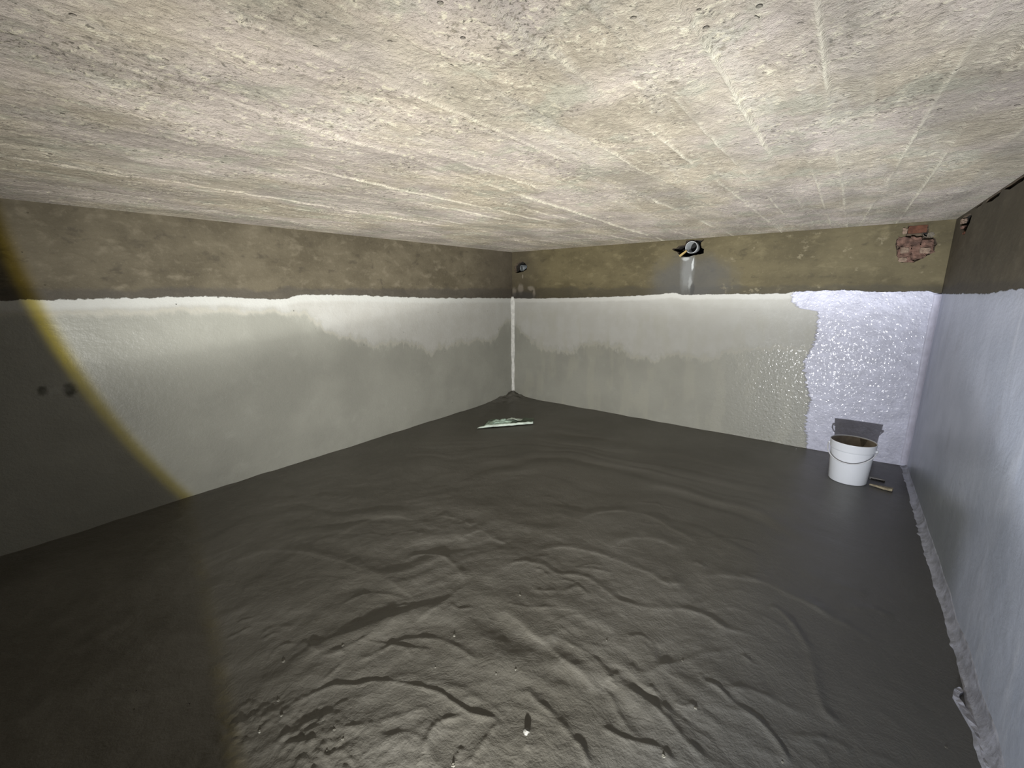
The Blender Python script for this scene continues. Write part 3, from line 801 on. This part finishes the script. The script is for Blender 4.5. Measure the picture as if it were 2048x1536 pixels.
# ------------------------------------------------------------------ the bucket
M_bucket = simple('white_bucket_plastic', (.86, .89, .95), .33, None, .02, 8)
def bucket():
    o = empty('bucket', (2.972, -.475, .001))
    tag(o, 'white plastic bucket with a thin bail handle standing by the freshly coated wall', 'bucket')
    bm = bmesh.new()
    lathe(bm, [(0, .004), (.080, .004), (.084, .0), (.091, .0), (.094, .004), (.1055, .196), (.1055, .200), (.1095, .202), (.1105, .206), (.1125, .244), (.1135, .247), (.1135, .250), (.112, .2515), (.1095, .250),
               (.1085, .246), (.1035, .2), (.0915, .010), (.088, .007), (0, .0065)], 128)
    bmesh.ops.recalc_face_normals(bm, faces=bm.faces)
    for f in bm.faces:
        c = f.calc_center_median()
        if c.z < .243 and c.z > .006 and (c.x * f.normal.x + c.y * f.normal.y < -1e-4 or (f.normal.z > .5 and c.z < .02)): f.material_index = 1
    from_bm('bucket_body', bm, [M_bucket, simple('shaded_inside_plastic', (.36, .31, .25), .7, .001, .2, 25)], o)  # inner faces coloured dull beige for the shade inside the bucket
    ang = math.radians(-12)          # hinge axis
    ax = Vector((math.cos(ang), math.sin(ang), 0)); fr = Vector((ax.y, -ax.x, 0))
    fr = Vector((math.sin(ang), -math.cos(ang), 0))
    pts = []
    for k in range(41):
        t = math.pi * k / 40
        pts.append(ax * (.1185 * math.cos(t)) + fr * (.1175 * math.sin(t) ** .9) + Vector((0, 0, .212 - .075 * math.sin(t) ** 1.1)))
    bm = bmesh.new(); tube(bm, pts, .0033, 10)
    from_bm('handle', bm, simple('grey_white_handle', (.74, .75, .79), .4, None, .03, 10), o)
    for s in (1, -1):
        bm = bmesh.new(); tube(bm, [ax * s * .109 + Vector((0, 0, .212)), ax * s * .121 + Vector((0, 0, .212)), ax * s * .1215 + Vector((0, 0, .212))], .008, 16, radii=[.0085, .0075, .006])
        from_bm('handle_lug', bm, M_bucket, o)
    # dried mortar run inside, below the rim on the far side
    bm = bmesh.new(); rows = []
    for i in range(13):
        f = i / 12; z = .244 - .10 * f
        r = .1075 - (.246 - z) * .105
        ww = (.016 * max(0, 1 - 2.2 * f) ** .7 + .0035) * (1 + .3 * noise.noise(Vector((f * 6, 2, 1))))
        row = []
        for j in range(7):
            a = math.radians(62) + (j / 6 - .5) * 2 * ww / r
            rr = r - .0012 - .0015 * math.sin(math.pi * j / 6)
            row.append(bm.verts.new((rr * math.cos(a), rr * math.sin(a), z)))
        rows.append(row)
    for A, B in zip(rows[:-1], rows[1:]):
        for j in range(6): bm.faces.new((A[j], A[j + 1], B[j + 1], B[j]))
    r_ = from_bm('mortar_residue', bm, simple('dried_mortar_run', (.16, .14, .11), .9, None, .3, 40), o)
    r_['label'] = 'dark mortar run down the inside of the bucket'
bucket()

# ------------------------------------------------------------------ crumpled plastic sack on the far floor
def film(name, col, alpha, rough=.3):
    t = NT(name)
    n = t.noise(14, 4, .6)
    c = t.mix(t.sm(n, .35, .65), tuple(k * .8 for k in col), tuple(min(1, k * 1.15) for k in col))
    t.put(t.bsdf.inputs['Alpha'], alpha)
    return t.out(c, rough, t.bump(t.m('MULTIPLY', t.noise(30, 4, .6), .006)), .6)
M_film, M_mint = film('clear_green_film', (.16, .24, .17), .42), film('mint_plastic', (.56, .76, .65), 1.0, .35)
M_pale = film('pale_mint_plastic', (.74, .86, .78), 1.0, .3)
def sack():
    c0, c1, c2, c3 = [Vector((*p, 0)) for p in ((.484, -1.116), (.790, -.730), (.702, -.592), (.402, -.893))]
    base = Vector((.6, -.83, 0)); o = empty('plastic_sack', (base.x, base.y, 0))
    tag(o, 'crumpled mint green plastic sack lying flat on the wet floor below the far corner', 'plastic sack')
    def q(u, v): return c0.lerp(c1, u).lerp(c3.lerp(c2, u), v)
    def patch(name, u0, u1, v0, v1, hf, mat, nu, nv, wob=.01, label=None):
        bm = bmesh.new(); g = []
        for j in range(nv + 1):
            row = []
            for i in range(nu + 1):
                u = u0 + (u1 - u0) * i / nu; v = v0 + (v1 - v0) * j / nv
                p = q(u, v)
                p.x += wob * noise.noise(Vector((u * 9, v * 5, 1))); p.y += wob * noise.noise(Vector((u * 9, v * 5, 7)))
                p.z = .004 + hf(u, v)
                row.append(bm.verts.new(p - base))
            g.append(row)
        gz = fzs([(w.co.x + base.x, w.co.y + base.y) for row in g for w in row])
        for w, z in zip([w for row in g for w in row], gz): w.co.z += max(z, -.01)
        for j in range(nv):
            for i in range(nu): bm.faces.new((g[j][i], g[j][i + 1], g[j + 1][i + 1], g[j + 1][i]))
        ob = from_bm(name, bm, mat, o)
        md = ob.modifiers.new('thickness', 'SOLIDIFY'); md.thickness = .0012
        if label: ob['label'] = label
    rid = lambda u, v, s, k: abs(noise.noise(Vector((u * s, v * s * .6, k))))
    patch('clear_film', .05, 1, .08, 1.0, lambda u, v: .004 + .018 * rid(u, v, 6, 2.0), M_film, 60, 40, .012, 'dark see-through green film of the sack')
    patch('folded_edge', .0, 1, -.03, .13, lambda u, v: .006 + (.016 + .006 * noise.noise(Vector((u * 14, 1, 0)))) * max(0, math.sin(math.pi * (v + .03) / .16)) * min(1, u * 7), M_pale, 80, 10, .008, 'bright straight folded edge of the sack')
    def crump(u, v):
        a = math.exp(-(((u - .36) / .22) ** 2 + ((v - .42) / .30) ** 2))
        return .004 + .036 * a * (.65 + .9 * rid(u, v, 6, 5.0) + .25 * rid(u, v, 17, 8))
    patch('crumpled_layer', .08, .66, .05, .80, crump, M_mint, 70, 50, .02, 'crumpled mint plastic in the middle of the sack')
    patch('loose_flap', .42, .76, .50, .82, lambda u, v: .012 + .03 * math.sin(math.pi * min(1, (u - .42) / .3)) * (1 - (v - .5)) * max(0, 1 - (u - .42) * 2.4) + .006 * rid(u, v, 14, 3), M_pale, 30, 20, .012, 'pale flap folded over the sack')
sack()

# ------------------------------------------------------------------ scraps on the floor beside the bucket
bm = bmesh.new(); secs = []
a, b = Vector((3.078, -.497, .008)), Vector((3.180, -.520, .010))
d = b - a; nrm = Vector((-d.y, d.x, 0)).normalized()
for k in range(13):
    t = k / 12; p = a + d * t
    w = .004 + .009 * min(1, t * 1.4) + .002 * noise.noise(Vector((t * 9, 0, 1)))
    hk = .006 * max(0, (t - .85) / .15)
    th = .0045 + .002 * t
    secs.append([bm.verts.new(p + nrm * (w * s1 + hk) + Vector((0, 0, s2 * th + .002 * noise.noise(Vector((t * 7, s1, s2)))))) for s1, s2 in ((-1, -1), (1, -1), (1, 1), (-1, 1))])
for A, B in zip(secs[:-1], secs[1:]):
    for i in range(4): bm.faces.new((A[i], A[(i + 1) % 4], B[(i + 1) % 4], B[i]))
bm.faces.new(secs[0]); bm.faces.new(secs[-1][::-1])
tag(from_bm('wood_splinter', bm, simple('tan_wood', (.36, .31, .21), .75, .003, .3, 60), None, False), 'tan splinter of wood lying on the floor just right of the bucket', 'wood scrap')

bm = bmesh.new(); rough_block(bm, (3.118, -.372, .006), (.07, .016, .011), 12, .12, 0)
bmesh.ops.rotate(bm, verts=bm.verts, cent=(3.118, -.372, .006), matrix=Matrix.Rotation(-.1, 3, 'Z'))
tag(from_bm('mortar_sliver', bm, simple('grey_mortar_sliver', (.22, .21, .2), .7, .003, .2, 50), None, False), 'thin grey sliver of mortar behind the tan splinter, towards the corner', 'mortar scrap')

# torn skin of wall coat peeled onto the floor at the right wall
FLAP = [(3.227, -2.099), (3.234, -2.068), (3.247, -2.052), (3.253, -2.063), (3.243, -2.082), (3.241, -2.105), (3.258, -2.156), (3.264, -2.221), (3.270, -2.261), (3.267, -2.315), (3.255, -2.305), (3.254, -2.227), (3.241, -2.161), (3.231, -2.115)]
bm = bmesh.new()
C = catmull(FLAP + [FLAP[0]], 4)[:-1]
n = len(C)
ct = C.mean(0)
lo = [bm.verts.new((p[0], p[1], fz(*p) - .002)) for p in C]; up = [bm.verts.new((p[0], p[1], fz(*p) + .010 + .005 * noise.noise(Vector((p[0] * 60, p[1] * 60, 0))))) for p in C]
bm.faces.new(up); bm.faces.new(lo[::-1])
for i in range(n): bm.faces.new((lo[i], lo[(i + 1) % n], up[(i + 1) % n], up[i]))
bmesh.ops.triangulate(bm, faces=[f for f in bm.faces if len(f.verts) > 4])
tag(from_bm('coating_scrap', bm, simple('peeled_grey_coat', (.36, .37, .43), .5, .004, .25, 40), None, False), 'curled grey strip of wall coating on the floor at the foot of the right wall', 'coating scrap')

# ------------------------------------------------------------------ crumbs in the mortar
M_crumb, M_crumb_pale = simple('grey_mortar_crumb', (.13, .125, .105), .4, .003, .3, 80), simple('pale_mortar_crumb', (.13, .128, .117), .5, .003, .2, 80)
def crumb(r, seed, mat):
    bm = bmesh.new(); bmesh.ops.create_icosphere(bm, subdivisions=3, radius=r)
    for v in bm.verts:
        v.co += noise.noise_vector(v.co / r * 1.1 + Vector((seed, 0, 0))) * r * .45; v.co.z *= .75
    return from_bm('mortar_crumb', bm, mat, None, False)
o = crumb(.0085, 1.0, M_crumb_pale); o.location = (2.316, -2.925, fz(2.316, -2.925) + .001)
tag(o, 'largest pale crumb of mortar on the floor at the bottom middle of the photo', 'crumb')
proto = None
CR = [(1.751, -3.362), (1.753, -3.306), (1.695, -3.29), (1.567, -3.217), (2.136, -2.837), (2.176, -2.79), (2.576, -2.44), (2.35, -2.514), (1.906, -3.238), (1.943, -3.279), (1.947, -3.237), (1.988, -2.517), (2.653, -2.582), (2.626, -2.763), (2.864, -2.595), (1.968, -2.934), (1.924, -2.808), (3.19, -2.30), (1.594, -3.425), (2.218, -3.1), (1.666, -3.069)]
for k, (x, y) in enumerate(CR):
    if proto is None: proto = ob = crumb(.0042, 3.0, M_crumb)
    else:
        ob = proto.copy(); COL.objects.link(ob)
    s = random.uniform(.6, 1.15); ob.scale = (s, s * random.uniform(.8, 1.2), s)
    ob.location = (x, y, fz(x, y) - .0004); ob.rotation_euler = (0, 0, random.uniform(0, 6))
    tag(ob, 'small grey crumb of mortar stuck in the trowelled floor', 'crumb', 'small crumbs in the wet mortar')

# ------------------------------------------------------------------ camera
F = Vector((math.sin(YAW) * math.cos(PITCH), math.cos(YAW) * math.cos(PITCH), -math.sin(PITCH)))
R = Vector((math.cos(YAW), -math.sin(YAW), 0)); U = R.cross(F)
R2 = R * math.cos(ROLL) + U * math.sin(ROLL); U2 = U * math.cos(ROLL) - R * math.sin(ROLL)
cd = bpy.data.cameras.new('camera'); cam = bpy.data.objects.new('camera', cd); COL.objects.link(cam)
cd.sensor_width = 36; cd.sensor_fit = 'HORIZONTAL'; cd.lens = 36 * FPX / 2048; cd.clip_start = .02
M = Matrix((R2, U2, -F)).transposed().to_4x4(); M.translation = Vector(CAM)
cam.matrix_world = M
SC.camera = cam

# ------------------------------------------------------------------ the work lamp: a wide floodlight standing low beside the camera
ld = bpy.data.lights.new('work_lamp', 'POINT'); ld.energy = LAMP_W; ld.shadow_soft_size = .018
lo = bpy.data.objects.new('work_lamp', ld); COL.objects.link(lo); lo.location = LAMP
ld.use_nodes = True
t = ld.node_tree; N = t.nodes; L = t.links
em = N['Emission']
class LT(NT):
    def __init__(s): s.t = t; s.N = N; s.L = L
q = LT()
geo = N.new('ShaderNodeNewGeometry')
def vdot(v):
    n = N.new('ShaderNodeVectorMath'); n.operation = 'DOT_PRODUCT'; L.new(geo.outputs['Incoming'], n.inputs[0]); n.inputs[1].default_value = v
    return n.outputs['Value']
AX = Vector((-.43, .836, .342)).normalized()
ca = vdot(AX); sz = vdot((0, 0, 1))
edge = q.sm(ca, .604, .616)                          # rim of the reflector
fringe = q.m('MULTIPLY', q.sm(ca, .593, .604), q.sm(ca, .618, .606))   # yellow ring of the lens
spill = q.sm(ca, -.2, .6, .0, SPILL)
beam = q.curve(sz, -1, 1, BEAM_EL, 1.0)
ang = q.curve(ca, .5, 1, BEAM_AX, 1.0)
inten = q.m('MULTIPLY', q.m('MULTIPLY', beam, ang), edge)
rside = q.sm(vdot((1, 0, 0)), -.10, .26, 1.0, .62)
inten = q.m('MULTIPLY', inten, rside)
white = q.mix(q.sm(vdot((1, 0, 0)), -.5, .2), (1.0, .99, .95), (.95, .97, 1.0))
cmb = N.new('ShaderNodeVectorMath'); cmb.operation = 'SCALE'; L.new(white, cmb.inputs[0]); L.new(inten, cmb.inputs['Scale'])
c2 = N.new('ShaderNodeVectorMath'); c2.operation = 'SCALE'; c2.inputs[0].default_value = (.74, .58, .03); L.new(q.m('MULTIPLY', q.m('MULTIPLY', fringe, beam), FRINGE), c2.inputs['Scale'])
c3 = N.new('ShaderNodeVectorMath'); c3.operation = 'SCALE'; c3.inputs[0].default_value = (1, .95, .8); L.new(q.m('MULTIPLY', spill, beam), c3.inputs['Scale'])
s1 = N.new('ShaderNodeVectorMath'); L.new(cmb.outputs[0], s1.inputs[0]); L.new(c2.outputs[0], s1.inputs[1])
s2 = N.new('ShaderNodeVectorMath'); L.new(s1.outputs[0], s2.inputs[0]); L.new(c3.outputs[0], s2.inputs[1])
L.new(s2.outputs[0], em.inputs['Color']); em.inputs['Strength'].default_value = 1.0

w = bpy.data.worlds.new('world'); SC.world = w; w.use_nodes = True
w.node_tree.nodes['Background'].inputs[0].default_value = (0, 0, 0, 1)

SC.view_settings.view_transform = 'Standard'; SC.view_settings.look = 'None'
SC.view_settings.gamma = 1; SC.view_settings.use_curve_mapping = False
SC.view_settings.exposure = 0
SC.cycles.use_denoising = True
SC.cycles.max_bounces = 4; SC.cycles.glossy_bounces = 2; SC.cycles.transmission_bounces = 2; SC.cycles.adaptive_threshold = .04; SC.cycles.diffuse_bounces = 2
SC.cycles.sample_clamp_indirect = 3.0
